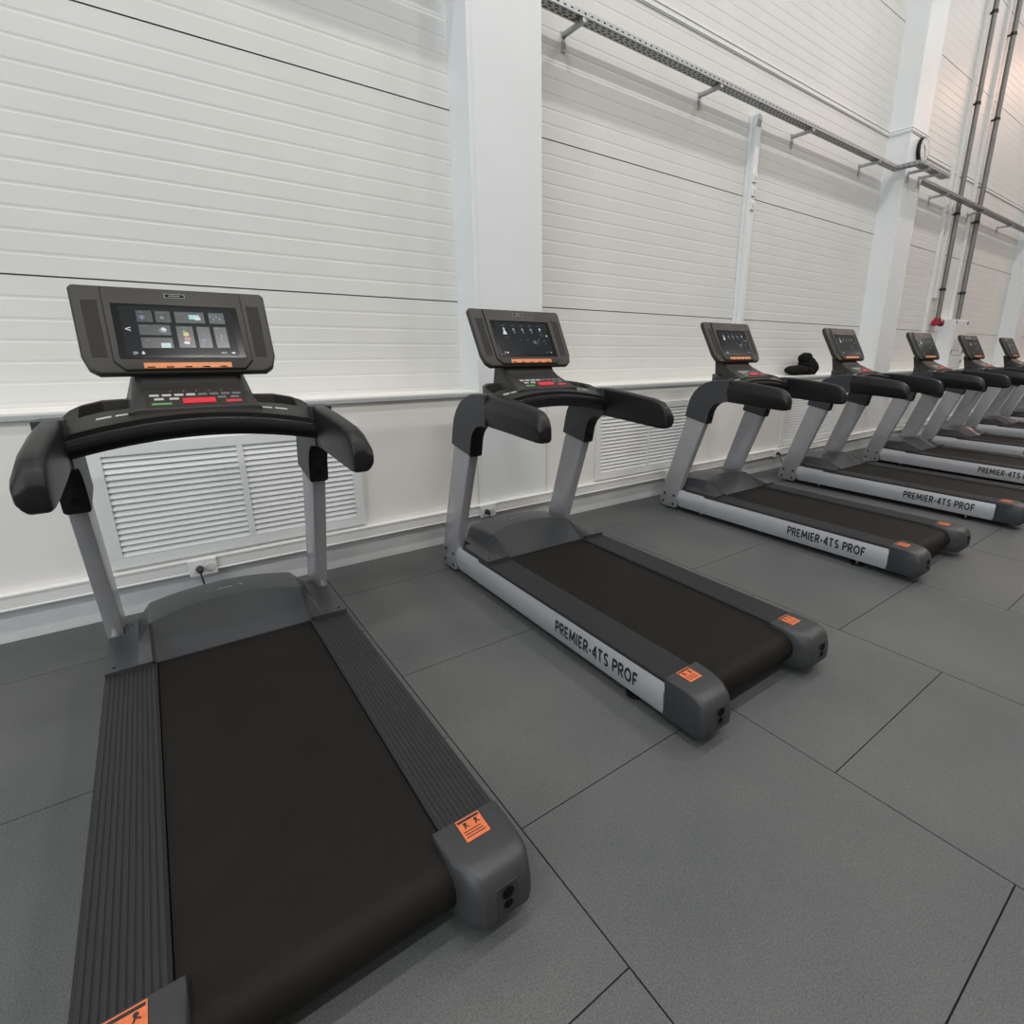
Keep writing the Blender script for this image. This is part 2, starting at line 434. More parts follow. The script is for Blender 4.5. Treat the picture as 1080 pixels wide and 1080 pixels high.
def bracket(x, yb, y1, label, z=3.742):
    root = empty('tray_bracket', (x, yb, z), label, 'bracket', 'brackets under the cable tray')
    dy = y1-yb
    mb = MB(); mb.box((-.016, dy, -.035), (.016, -.005, -.004)); mb.build('arm', M_GALV, root, bevel=.003, seg=1, smooth=0)
    mb = MB(); mb.box((-.02, -.008, -.13), (.02, 0, .01)); mb.build('wall_plate', M_GALV, root, bevel=.002, seg=1, smooth=0)
    mb = MB(); mb.tube([(0, -.012, -.09), (0, -.02, -.09)], .006); mb.build('bolt', M_METAL, root)
    return root
tagw = ['first tray bracket right of the near column', 'second tray bracket right of the near column', 'tray bracket just right of the white vertical duct', 'last tray bracket before the column with the clock',
        'tray bracket on the wall between the clock column and the pipes', 'tray bracket right of the grey pipes', 'last tray bracket before the far right column']
for x, l in zip((2.906, 4.507, 6.113, 7.717, 10.05, 11.75, 13.4), tagw): bracket(x, YW, .02, l)
bracket(8.50, -.004, -.26, 'left tray bracket on the front of the clock column')
bracket(8.85, -.004, -.26, 'right tray bracket on the front of the clock column')

# vertical duct in the first bay with switches
root = empty('vertical_duct', (5.31, YW, 1.125), 'white vertical duct rising from the ledge to the cable tray', 'duct')
mb = MB(); mb.box((0, -.045, 0), (.10, 0, 2.62)); mb.box((.010, -.095, 0), (.085, -.045, 2.62)); mb.build('casing', M_COLUMN, root, bevel=.004, seg=1, smooth=0)
for i, zz in enumerate((1.92, 1.79, 1.66)):
    o = empty('wall_switch', (5.318, YW-.097, 1.20+zz), ('topmost', 'middle', 'lowest')[i] + ' of three small white switches stacked on the vertical duct', 'switch', 'switches on the vertical duct')
    MB().box((0, -.014, 0), (.068, 0, .085)).build('plate', M_SOCKET, o, bevel=.004, smooth=0)
    MB().box((.022, -.018, .024), (.046, -.014, .06)).build('rocker', M_SKIRT, o, bevel=.002, smooth=0)

# clock on the column
root = empty('wall_clock', (8.77, -.008, 4.04), 'round white wall clock with black rim on the far column', 'clock')
MB().disc((0, 0, 0), (0, -1, 0), .155, .045, 40).build('rim', M_BLACK, root, bevel=.006)
mb = MB()
for k in range(12):
    a = 2*PI*k/12; c, s_ = math.cos(a), math.sin(a)
    mb.tube([(c*.112, -.0485, s_*.112), (c*.128, -.0485, s_*.128)], .003, 6)
mb.disc((0, -.0455, 0), (0, -1, 0), .138, .002, 40, 1); mb.build('dial', [M_INK, M_CLOCK], root)
MB().tube([(0, -.050, 0), (-.05, -.050, .05)], .004, 6).build('hour_hand', M_INK, root)
MB().tube([(0, -.052, 0), (.03, -.052, -.10)], .003, 6).build('minute_hand', M_INK, root)

# ------------------------------------------------------------------ pipes, conduits, red valve, cabinets
PX1, PX2 = 11.06, 12.02
def pipe(x, rad, z0, label, name='vertical_pipe', m=M_GALV, y=.20):
    root = empty(name, (x, y, z0), label, 'pipe')
    MB().tube([(0, 0, 0), (0, 0, CEIL-z0)], rad, 16).build('pipe_run', m, root)
    for z in (2.45, 3.62, 5.2, 6.4):
        mb = MB(); mb.tube([(0, 0, z-z0-.02), (0, 0, z-z0+.02)], rad+.008, 16); mb.box((-.012, .0, z-z0-.012), (.012, YW-y, z-z0+.012))
        mb.box((-rad-.045, -.012, z-z0-.02), (-rad, .012, z-z0+.02))
        mb.build('pipe_clamp', M_PLASTIC, root, smooth=40)
    return root
M_PIPE = mat('grey_pipe_paint', (0.20, 0.20, 0.19), 0.4, metal=0.3, noise=0.08, nscale=6)
pipe(PX1, .036, 1.98, 'left of two grey vertical pipes, ending at the red valve', m=M_PIPE)
pipe(PX2, .04, 1.97, 'right of two grey vertical pipes, entering the white cabinet', m=M_PIPE)
for x, z0, top, l in ((10.70, Z_SILL, 4.35, 'white vertical conduit left of the pipe with the red valve'), (11.80, 1.97, 7.98, 'white vertical conduit between the two grey pipes'), (10.93, 2.3, 7.98, 'thin white riser close beside the left grey pipe')):
    root = empty('wall_conduit', (x, YW, z0), l, 'conduit')
    MB().box((-.035, -.05, 0), (.035, 0, top-z0)).build('channel', M_TRIM, root, bevel=.004, seg=1, smooth=0)
    MB().box((-.04, -.054, .9), (.04, 0, .93)).build('joint_cover', M_TRIM, root, smooth=0)
root = empty('fire_valve', (PX1, .20, 1.90), 'dark red valve fitting at the foot of the left pipe', 'valve')
mb = MB(); mb.tube([(0, 0, .085), (0, 0, .03)], .055, 16); mb.tube([(0, 0, .04), (0, 0, -.04)], [.045, .052], 16); mb.tube([(-.09, 0, 0), (.075, 0, 0)], .042, 16); mb.tube([(-.09, 0, 0), (-.105, 0, 0)], .056, 16)
mb.build('valve_body', M_REDVALVE, root, bevel=.003)
MB().tube([(.075, 0, 0), (.13, -.03, -.01)], .048, 16).build('outlet_cap', M_BLACK, root, bevel=.004)
mb = MB(); mb.tube([(0, -.04, 0), (0, -.09, 0)], .012, 8)
pts = [(.05*math.cos(a*PI/8), -.09, .05*math.sin(a*PI/8)) for a in range(17)]; mb.tube(pts, .007, 6); mb.box((-.05, -.093, -.005), (.05, -.087, .005))
mb.build('hand_wheel', M_REDVALVE, root)

root = empty('electrical_cabinet', (11.38, YW, Z_SILL), 'tall white electrical cabinet on the wall under the right pipe', 'cabinet')
MB().box((0, -.25, 0.002), (.66, 0, .845)).build('cabinet_body', M_COLUMN, root, bevel=.006, smooth=0)
d_ = MB().box((.02, -.262, .235), (.64, -.25, .825)).build('cabinet_door', M_TRIM, root, bevel=.004, smooth=0)
MB().box((.08, -.268, .32), (.40, -.262, .52)).build('window_flap', M_SKIRT, d_, bevel=.003, smooth=0)
for z in (.27, .77):
    MB().box((.585, -.275, z), (.612, -.262, z+.05)).build('latch', M_BOLT, d_, bevel=.003, smooth=0)
    MB().box((.03, -.27, z), (.045, -.262, z+.06)).build('hinge', M_BOLT, d_, smooth=0)
d_ = MB().box((.02, -.262, .02), (.64, -.25, .222)).build('lower_door', M_TRIM, root, bevel=.004, smooth=0)
MB().box((.585, -.272, .10), (.61, -.262, .15)).build('latch', M_BOLT, d_, smooth=0)

# ------------------------------------------------------------------ black garment on the ledge
def blob(name, parts, m, parent=None, seed=1, amp=.02):
    bm = bmesh.new()
    for (c, s_, rz) in parts:
        mt = Matrix.Translation(c) @ Matrix.Rotation(rz, 4, 'Y') @ Matrix.Diagonal((*s_, 1))
        bmesh.ops.create_icosphere(bm, subdivisions=4, radius=1, matrix=mt)
    me = bpy.data.meshes.new(name); bm.to_mesh(me); bm.free()
    from mathutils import noise
    for v in me.vertices:
        n = noise.noise(v.co*9+Vector((seed, 0, 0)))*amp + noise.noise(v.co*25)*amp*.35
        v.co += v.normal*n
        if v.co.z < 0.0: v.co.z = 0.0
    me.materials.append(m); me.shade_smooth()
    o = bpy.data.objects.new(name, me); COL.objects.link(o)
    if parent: o.parent = parent
    return o
g0 = blob('crumpled_garment', [((.22, 0, .06), (.24, .10, .058), 0), ((.47, 0, .11), (.15, .10, .125), R(15)), ((.40, 0, .20), (.085, .08, .085), R(35)), ((.56, 0, .09), (.10, .09, .10), 0), ((.42,-.01,.06),(.16,.09,.06),0)], M_CLOTH, seed=3)
g0.location = (6.33, .135, Z_SILL); tag(g0, 'crumpled black knitted garment lying on the white wall ledge', 'garment')

# ------------------------------------------------------------------ sockets with plugs and cords
def bez(pts, n=8):
    out = []
    P = [Vector(p) for p in pts]
    for i in range(len(P)-1):
        p0 = P[max(i-1, 0)]; p1 = P[i]; p2 = P[i+1]; p3 = P[min(i+2, len(P)-1)]
        for k in range(n):
            t = k/n
            out.append(.5*((2*p1)+(-p0+p2)*t+(2*p0-5*p1+4*p2-p3)*t*t+(-p0+3*p1-3*p2+p3)*t**3))
    out.append(P[-1]); return out
sk = [(.063, 'white socket on the trunking behind the nearest treadmill'), (1.93, 'white socket on the trunking behind the second treadmill'),
      (4.03, 'white socket on the trunking behind the third treadmill'), (5.99, 'white socket on the trunking with a cord hanging beside the fourth treadmill'),
      (9.75, 'white socket on the trunking past the second column')]
ordn = ['nearest', 'second', 'third', 'fourth', 'sixth']
for i, (x, l) in enumerate(sk):
    root = empty('wall_socket', (x, -.046, .205), l, 'socket', 'sockets on the trunking')
    MB().box((-.05, -.012, -.046), (.085, 0, .052)).build('plate', M_SOCKET, root, bevel=.004, smooth=0)
    MB().disc((0, -.012, 0), (0, -1, 0), .026, .004, 24).build('outlet', M_SKIRT, root)
    MB().disc((.052, -.012, 0), (0, -1, 0), .022, .004, 24).build('outlet', M_SKIRT, root)
    root = empty('power_cord', (x, -.062, .205), 'black power cord and plug in the socket behind the %s treadmill' % ordn[i], 'power cord', 'power cords of the treadmills')
    MB().tube([(0, 0, 0), (0, -.028, 0), (0, -.040, -.012)], [.019, .017, .010], 16).build('plug', M_CABLE, root, bevel=.002)
    dx = (.04, .03, .02, .16, .05)[i]; fy = (-.34, -.25, -.17, -.20, -.3)[i]
    MB().tube(bez([(0, -.036, -.01), (.004, -.046, -.05), (dx*.4, -.055, -.13), (dx, -.08, -.185), (dx*1.3, fy+.10, -.197), (dx*1.2, fy+.062, -.197)]), .0048, 8).build('cord', M_CABLE, root)

# tangle of pale cables on the floor
mb = MB()
for q in range(4):
    pts = [(random.uniform(-.22, .22), random.uniform(-.09, .09), random.uniform(.008, .06)) for _ in range(7)]
    mb.tube(bez(pts, 6), .007, 6)
o = mb.build('cable_tangle', M_WCABLE); o.location = (7.15, -.22, 0.0)
tag(o, 'tangle of pale cables on the floor against the wall before the fifth treadmill', 'cables')

# ------------------------------------------------------------------ treadmill
def side_x(k): return .443 + .019*math.sin(PI*(.08+.84*min(1, max(0, k))))
def make_treadmill():
    root = empty('treadmill', (0, 0, 0), 'x', 'treadmill', 'treadmills in the row')
    # ---- running deck
    mb = MB()
    prof = [(.56, .192), (2.06, .192)]
    cx, cz, rd = 2.06, .124, .068
    for k in range(1, 13):
        a = PI/2 - PI*k/12; prof.append((cx+rd*math.cos(a), cz+rd*math.sin(a)))
    prof += [(.5, .056), (.5, .192)]
    mb.prism_x(prof, -.286, .286)
    mb.build('running_belt', M_BELT, root, smooth=30)
    MB().box((-.30, -1.98, .062), (.30, -.3, .15)).build('deck_frame', M_GLOSS, root, smooth=0)
    for s in (-1, 1):
        # ribbed foot rail
        mb = MB(); n = 11; x0, x1 = .289, .451; pts = [(x0, .12), (x0, .2)]
        p = (x1-x0-.012)/n
        for k in range(n):
            a = x0+.006+p*k
            pts += [(a, .2055), (a+p*.12, .2075), (a+p*.76, .2075), (a+p*.88, .2055)]
        pts += [(x1-.004, .206), (x1, .2), (x1, .12)]
        mb.loft([[(s*a, -.50, b) for a, b in pts], [(s*a, -2.02, b) for a, b in pts]])
        mb.build('foot_rail', M_RIB, root, smooth=0)
        # silver side panel
        mb = MB(); rings = []
        cs = [(.425, .199)] + [(side_x(k/10), .199-.154*(k/10)) for k in range(11)] + [(.425, .045)]
        for ly, sc in ((.205, .55), (.212, .82), (.225, .96), (.245, 1.0), (2.005, 1.0)):
            rings.append([(s*(.425+(a-.425)*(.75+.25*sc)), -ly, .122+(b-.122)*sc) for a, b in cs])
        mb.loft(rings)
        sp = mb.build('side_panel', M_SILVER, root, smooth=50)
        sp['label'] = 'curved silver side panel with black lettering'
        vs, fs = stroke_text('PREMIER-4TS PROF')
        xs = [v[0] for v in vs]; xc = (max(xs)+min(xs))/2; kx = .565/(max(xs)-min(xs))
        nv = []
        for q, (vx, vy) in enumerate(vs):
            Z = .093+.062*vy
            nv.append((s*(side_x((.199-Z)/.154)+.0008+(q % 7)*.00002), -(1.58 - s*-(vx-xc)*kx*-1), Z))
        mb = MB(); mb.add(nv, fs); lt = mb.build('lettering', M_INK, sp, smooth=0)
        lt['label'] = 'black lettering PREMIER-4TS PROF'
        # dark strip under the panel
        MB().box((s*.30, -.22, .045), (s*.437, -2.0, .12)).build('rail_frame', M_GLOSS, root, smooth=0)
        # end cap
        def capring(x, shrink=0.0, cut=0.0):
            pr = [(2.0, .213), (2.135-cut, .214), (2.172-cut, .206), (2.196-cut, .184), (2.207-cut, .145), (2.210-cut, .10), (2.207-cut, .072), (2.180-cut, .040), (2.0, .040)]
            zc_ = .12
            return [(s*x, -a, zc_+(b-zc_)*(1-shrink)) for a, b in pr]
        mb = MB()
        mb.loft([capring(.266, 0, .105), capring(.272, 0, .065), capring(.287, 0, .022), capring(.308, 0, 0), capring(.428, 0, .0), capring(.444, .01, .010), capring(.4545, .05, .034)])
        cap = mb.build('end_cap', M_HOOD, root, bevel=.004, seg=2, smooth=45, ang=35)
        # rear recess: darker flush plate with its shade in the colour, two black-disc holes
        mb = MB(); rp = [(2.190, .168), (2.2022, .166), (2.2078, .145), (2.2108, .10), (2.2092, .080), (2.190, .080)]; mb.loft([[(s*.338, -a, b) for a, b in rp], [(s*.402, -a, b) for a, b in rp]]); rc = mb.build('recess', M_RECESS, cap, bevel=.001, seg=1, smooth=0)
        mb = MB(); mb.disc((s*.370, -2.2100, .148), (0, -1, 0), .0165, .0014, 16); mb.disc((s*.370, -2.2100, .112), (0, -1, 0), .0125, .0014, 16)
        mb.build('bolt_hole', M_HOLE, rc)
        # warning sticker
        st = MB().box((s*.362-.034, -2.008, .2145), (s*.362+.034, -2.082, .2153)).build('warning_sticker', M_STICKER, cap, smooth=0)
        st['label'] = 'orange warning sticker with black print'
        mb = MB(); c = s*.362
        mb.box((c-.031, -2.012, .2153), (c+.031, -2.020, .2157))
        for q in range(3): mb.box((c-.028, -2.050-q*.009, .2153), (c+.02+.003*q, -2.053-q*.009, .2157))
        for dx in (-.015, .016):
            mb.disc((c+dx, -2.028, .2153), (0, 0, 1), .005, .0005, 10)
            mb.tube([(c+dx, -2.030, .2155), (c+dx-.004, -2.043, .2155)], .002, 5); mb.tube([(c+dx, -2.034, .2155), (c+dx+.008, -2.040, .2155)], .0015, 5)
        mb.build('sticker_print', M_INK, st, smooth=0)
        # levelling foot and small front wheel
        mb = MB(); mb.disc((s*.40, -1.80, 0.001), (0, 0, 1), .042, .014, 24, 0); mb.tube([(s*.40, -1.80, .014), (s*.40, -1.80, .07)], .010, 12, 1)
        mb.build('levelling_foot', [M_BLACK, M_METAL], root, smooth=40)
        MB().tube([(s*.425, -.46, .022), (s*.425, -.46, .06)], .008, 10).build('bolt', M_METAL, root)
        MB().disc((s*.408, -.10, .024), (s, 0, 0), .023, .026, 20).build('transport_wheel', M_BLACK, root, bevel=.003)
        # upright
        up = [(.03, .022), (.0, .045), (.0, .10), (.262, .90), (.36, 1.0), (.48, .98), (.452, .84), (.205, .16), (.2, .04), (.185, .022)]
        mb = MB(); mb.prism_x(up, s*.398, s*.456)
        u = mb.build('upright', M_UPRIGHT, root, bevel=.005, seg=2, smooth=40)
        for ly, zb in ((.055, .14), (.165, .135), (.04, .062), (.16, .055)):
            MB().disc((s*.4558, -ly, zb), (s, 0, 0), .0125, .003, 14).build('bolt', M_BOLT, u, bevel=.001)
        # elbow sleeve
        out = [(.232, .872), (.250, .95), (.275, 1.03), (.315, 1.09), (.37, 1.14), (.43, 1.172), (.50, 1.192), (.58, 1.199), (.66, 1.198)]
        inn = [(.66, 1.03), (.60, 1.024), (.555, 1.008), (.515, .975), (.49, .93), (.468, .83)]
        mb = MB(); pr = out+inn
        rings = []
        for x, k in ((.384, .93), (.390, 1.0), (.456, 1.0), (.465, .93)):
            cxx, czz = .45, 1.03
            rings.append([(s*x, -(a if a > .65 else cxx+(a-cxx)*(1-(1-k)*.6)), b if a > .65 else czz+(b-czz)*(1-(1-k)*.6)) for a, b in pr])
        n = len(pr)
        mb.loft(rings)
        # the user-facing inner bend is black
        for fi in range(len(mb.f)):
            if len(mb.f[fi]) == 4:
                j = mb.f[fi][0] % n
                if j >= len(out) and j < n-1: mb.m[fi] = 1
        sl = mb.build('elbow_sleeve', [M_PLASTIC2, M_BLACK], root, smooth=40)
        MB().disc((s*.425, -.484, .875), (0, -1, .15), .012, .004, 14).build('sleeve_screw', M_HOLE, sl)
        # hand grip
        mb = MB(); rings = []
        st_ = [(.645, 1.192, 1.032, .94), (.66, 1.200, 1.026, 1.0), (.85, 1.188, 1.018, 1.05), (1.05, 1.168, 1.007, 1.03), (1.12, 1.152, 1.004, 1.0), (1.155, 1.126, 1.006, .95), (1.175, 1.085, 1.014, .86)]
        for ly, zt, zb, k in st_:
            zm = (zt+zb)/2 + .006; c = .424; h = zt-zb
            sec = [(c-.034*k, zt-.010), (c-.022*k, zt), (c+.012*k, zt), (c+.028*k, zt-.014), (c+.046*k, zm+.012), (c+.045*k, zm-.02), (c+.030*k, zb+.008), (c+.020*k, zb), (c-.024*k, zb), (c-.034*k, zb+.010)]
            rings.append([(s*a, -ly, b) for a, b in sec])
        mb.loft(rings)
        gp = mb.build('hand_grip', M_BLACK, root, bevel=.006, seg=2, smooth=30, ang=20)
    # ---- motor hood
    def fr(x): return -.01 + .13*(x/.36)**2
    def rg(x): return .285 + .115*(x/.29)**2
    colsR = []
    for k in range(9):
        x = .29*k/8
        colsR.append((x, [(fr(x)-.006, .05), (fr(x), .252), (fr(x)+.045, .284-.003*(x/.29)), (fr(x)*.5+rg(x)*.5+.02, .298-.003*(x/.29)**2), (rg(x), .302), (.578, .2)]))
    colsR.append((.300, [(fr(.3)-.006, .05), (fr(.3), .246), (fr(.3)+.045, .278), (.25, .292), (.402, .294), (.612, .228)]))
    colsR.append((.345, [(.125, .05), (.13, .20), (.17, .232), (.27, .230), (.42, .2275), (.612, .2255)]))
    colsR.append((.392, [(.15, .05), (.155, .20), (.18, .2275), (.27, .2265), (.42, .2255), (.612, .2245)]))
    colsR.append((.3925, [(.286, .12), (.288, .205), (.290, .2260), (.33, .2260), (.42, .2255), (.612, .2245)]))
    colsR.append((.4475, [(.286, .12), (.288, .205), (.290, .2260), (.33, .2260), (.42, .2255), (.612, .2245)]))
    cols = [(-x, p) for x, p in reversed(colsR[1:])] + colsR
    rings = [[(x, -a, b) for a, b in p] for x, p in cols]
    mb = MB(); mb.loft(rings, 0, False, False)
    for s in (-1, 1):
        mb.add([(s*.300, -.612, .228), (s*.4475, -.612, .2245), (s*.4475, -.612, .205), (s*.300, -.612, .20), (s*.29, -.578, .2)], [(0, 1, 2, 3, 4)] if False else [(0, 1, 2, 3)])
        mb.add([(s*.4475, -.29, .226), (s*.4475, -.612, .2245), (s*.4475, -.612, .205), (s*.4475, -.286, .18)], [(0, 1, 2, 3)])
    mb.box((-.29, -.25, .19), (.29, -.578, .199))
    hd = mb.build('motor_hood', M_HOOD2, root, bevel=0, smooth=13)
    for s in (-1, 1):
        mb = MB(); mb.disc((s*.42, -.575, .2245), (0, 0, 1), .006, .0012, 10); mb.disc((s*.365, -.215, .2285), (0, 0, 1), .006, .001, 10)
        mb.build('hood_screw', M_HOLE, hd)
    mb = MB()   # small bracketed badge on the hood
    def hz(ly): return .3085
    for sx in (-1, 1):
        mb.box((sx*.073, -.175, .2955), (sx*.070, -.2, .3010)); mb.box((sx*.073, -.175, .2955), (sx*.058, -.178, .3010))
    for k in range(7): mb.box((-.032+k*.0095, -.183, .2955), (-.026+k*.0095, -.192, .3010))
    mb.build('hood_badge', M_BADGE, hd, smooth=0)
    # ---- dashboard
    HW = .392
    def Fa(u): u = abs(u); return .335 + .045*u*u + .18*max(0, (u-.72)/.28)**2
    def Ne(u): return .645 + .030*abs(u)**1.8
    def ztt(u, t): return (1.245-.03*max(0, (abs(u)-.72)/.28)**2)*(1-t) + t*(1.200-.050*u*u)
    us = [-1, -.96, -.90, -.875, -.74, -.60, -.50, -.475, -.40, -.30, -.15, 0]; us = us + [-u for u in reversed(us[:-1])]
    ts = [0, .10, .155, .19, .36, .50, .54, .62, .75, .9, 1]
    rings = []
    for u in us:
        ring = []
        for t in ts:
            ly = Fa(u)+(Ne(u)-Fa(u))*t; z = ztt(u, t)
            if t == 0: z -= .012
            if t == 1: z -= .003
            if .475 < abs(u)+1e-6 and abs(u) < .89 and .17 < t < .52 and abs(u) != .475: z -= .062
            if abs(u) == 1: z -= .008
            ring.append((u*HW, -ly, z))
        lyN, lyF = Ne(u), Fa(u)
        ring += [(u*HW, -(lyN-.008), ztt(u, 1)-.03), (u*HW, -(lyN-.03), ztt(u, 1)-.07), (u*HW, -(lyF+.03), ztt(u, 0)-.115), (u*HW, -lyF, ztt(u, 0)-.08)]
        rings.append(ring)
    mb = MB(); mb.loft(rings)
    db = mb.build('dashboard', M_PLASTIC, root, smooth=35)
    # cup wells: dark liner
    for s in (-1, 1):
        MB().box((s*.52*HW, -.405, 1.160), (s*.86*HW, -.465, 1.1675)).build('cup_liner', M_GLOSS, db, smooth=0)
    # black cross bar under the front rim
    rings = []
    for k in range(25):
        u = -1+k/12; ly = Ne(u); zb = 1.108-.045*u*u; ztp = ztt(u, 1)-.021
        rings.append([(u*HW, -(ly+.004), ztp), (u*HW, -(ly+.010), ztp-.012), (u*HW, -(ly+.006), zb+.02), (u*HW, -(ly-.012), zb), (u*HW, -(ly-.06), zb), (u*HW, -(ly-.07), ztp-.02)])
    mb = MB(); mb.loft(rings); mb.build('cross_bar', M_GLOSS, root, smooth=50)
    # touch pads on the rim
    def dpad(u0, u1, t0, t1, m, name, lift=.0012):
        q = []
        for (u, t) in ((u0, t0), (u1, t0), (u1, t1), (u0, t1)):
            ly = Fa(u)+(Ne(u)-Fa(u))*t; q.append((u*HW, -ly, ztt(u, t)))
        mb = MB(); mb.loft([[(a, b, c-.001) for a, b, c in q], [(a, b, c+lift) for a, b, c in q]])
        return mb.build(name, m, db, smooth=0)
    for s in (-1, 1):
        for a, b in ((.53, .64), (.67, .78)):
            dpad(s*a, s*b, .74, .79, M_KEYWHITE, 'sensor_pad')
    # ---- neck with key panel
    mb = MB()
    A, B = .178, .203
    sec = lambda x, h: None
    rings = []
    for s, kx in ((-1, 1), (-.86, .9), (.86, .9), (1, 1)):
        edge = abs(s) == 1
        dz = -.016 if edge else 0
        rings.append([(s*.178, -.29, 1.36), (s*.178, -.372, 1.385+dz), (s*.181, -.400, 1.318+dz), (s*.188, -.455, 1.281+dz), (s*.215, -.606, 1.2145+dz*.6), (s*.215, -.596, 1.16), (s*.230, -.345, 1.20)])
    mb.loft(rings)
    nk = mb.build('neck', M_PLASTIC, root, bevel=.003, seg=1, smooth=40)
    # keys lie on the plane (.448,1.292)-(.570,1.193)
    def kp(x, t, lift): # t 0..1 down the key plane
        n = Vector((0, -.402, .915))
        p = Vector((x, -(.455+.157*t), 1.281-.069*t)) + n*lift
        return tuple(p)
    def key(x0, x1, t0, t1, m, name, h=.002):
        mb = MB(); mb.loft([[kp(x0, t0, -.001), kp(x1, t0, -.001), kp(x1, t1, -.001), kp(x0, t1, -.001)], [kp(x0, t0, h), kp(x1, t0, h), kp(x1, t1, h), kp(x0, t1, h)]])
        return mb.build(name, m, nk, smooth=0, bevel=min(.0015, h*.6), seg=1)
    key(-.160, .168, .12, .93, M_KEYPANEL, 'key_panel', .0006)
    for k in range(8):
        x = -.145+k*.0385
        key(x, x+.030, .33, .42, M_KEYWHITE if k < 4 else M_KEYDIM, 'key')
    for x, mm in ((-.132, M_KEYWHITE), (-.085, M_KEYWHITE), (.07, M_KEYDIM), (.115, M_KEYDIM)):
        key(x, x+.030, .50, .59, mm, 'key')
    key(-.142, -.080, .72, .80, M_KEYGREEN, 'start_key')
    key(-.045, .062, .58, .80, M_RED, 'stop_button', .006)['label'] = 'large red stop button'
    key(.095, .150, .68, .78, M_RED, 'red_key')
    for k in range(5): key(-.08+k*.042, -.074+k*.042, .18, .22, M_KEYDIM, 'key')
    # ---- display
    A_ = R(61)
    disp = MB()
    def outline(k, inset=0.0):
        a, b = .328-inset, .318-inset
        H = .375
        return [(-a+.012, H-inset), (a-.012, H-inset), (a, H-.014-inset), (b+.004, .075+inset*.3), (b-.012, .022+inset), (b-.04, inset), (-b+.04, inset), (-b+.012, .022+inset), (-b-.004, .075+inset*.3), (-a, H-.014-inset)]
    disp.loft([[(a, b, -.052) for a, b in outline(0, .022)], [(a, b, -.030) for a, b in outline(0, 0)], [(a, b, -.006) for a, b in outline(0, 0)], [(a, b, 0) for a, b in outline(0, .006)]])
    dh = disp.build('display_housing', M_HOUSING, root, bevel=.003, seg=2, smooth=40, loc=(0, -.425, 1.336), rot=(A_, 0, 0))
    H = .374
    # raised centre section
    q = [(-.236, .367), (.236, .367), (.232, .046), (.20, .008), (-.20, .008), (-.232, .046)]
    q2 = [(a*.985, .367-(.367-b)*.985-.002) for a, b in q]
    mb = MB(); mb.loft([[(a, b, -.002) for a, b in q], [(a, b, .010) for a, b in q2]]); mb.build('screen_surround', M_HOUSING, dh, bevel=.003, smooth=40)
    # orange strip
    o = MB().box((-.142, .014, .010), (.150, .038, .013)).build('phone_rest', M_ORANGE, dh, bevel=.001, seg=1, smooth=0); o['label'] = 'orange phone rest strip'
    mb = MB()
    for a in (-.12, -.06, .0, .06, .12): mb.box((a-.012, .0165, .0131), (a+.012, .021, .0136))
    mb.build('strip_slots', M_HOLE, o, smooth=0)
    o = MB().box((-.210, .056, .009), (.210, .293, .0125)).build('bezel', M_BEZEL, dh, bevel=.002, smooth=0)
        # speakers
    for s in (-1, 1):
        q = [(s*.249, .311), (s*.297, .307), (s*.290, .068), (s*.246, .068)]
        mb = MB(); mb.loft([[(a, b, -.003) for a, b in q], [(a, b, .0012) for a, b in q]]); mb.build('speaker_grille', M_MESH, dh, bevel=.001, seg=1, smooth=0)
    # badge
    mb = MB(); mb.box((-.034, .325, .010), (.034, .343, .0116), 0); mb.box((-.032, .327, .0116), (.032, .341, .0119), 1)
    for k in range(6): mb.box((-.018+k*.0062, .3320, .0119), (-.0135+k*.0062, .3360, .0122), 0)
    mb.build('badge', [M_BADGE, M_BEZEL], dh, smooth=0)
    return root

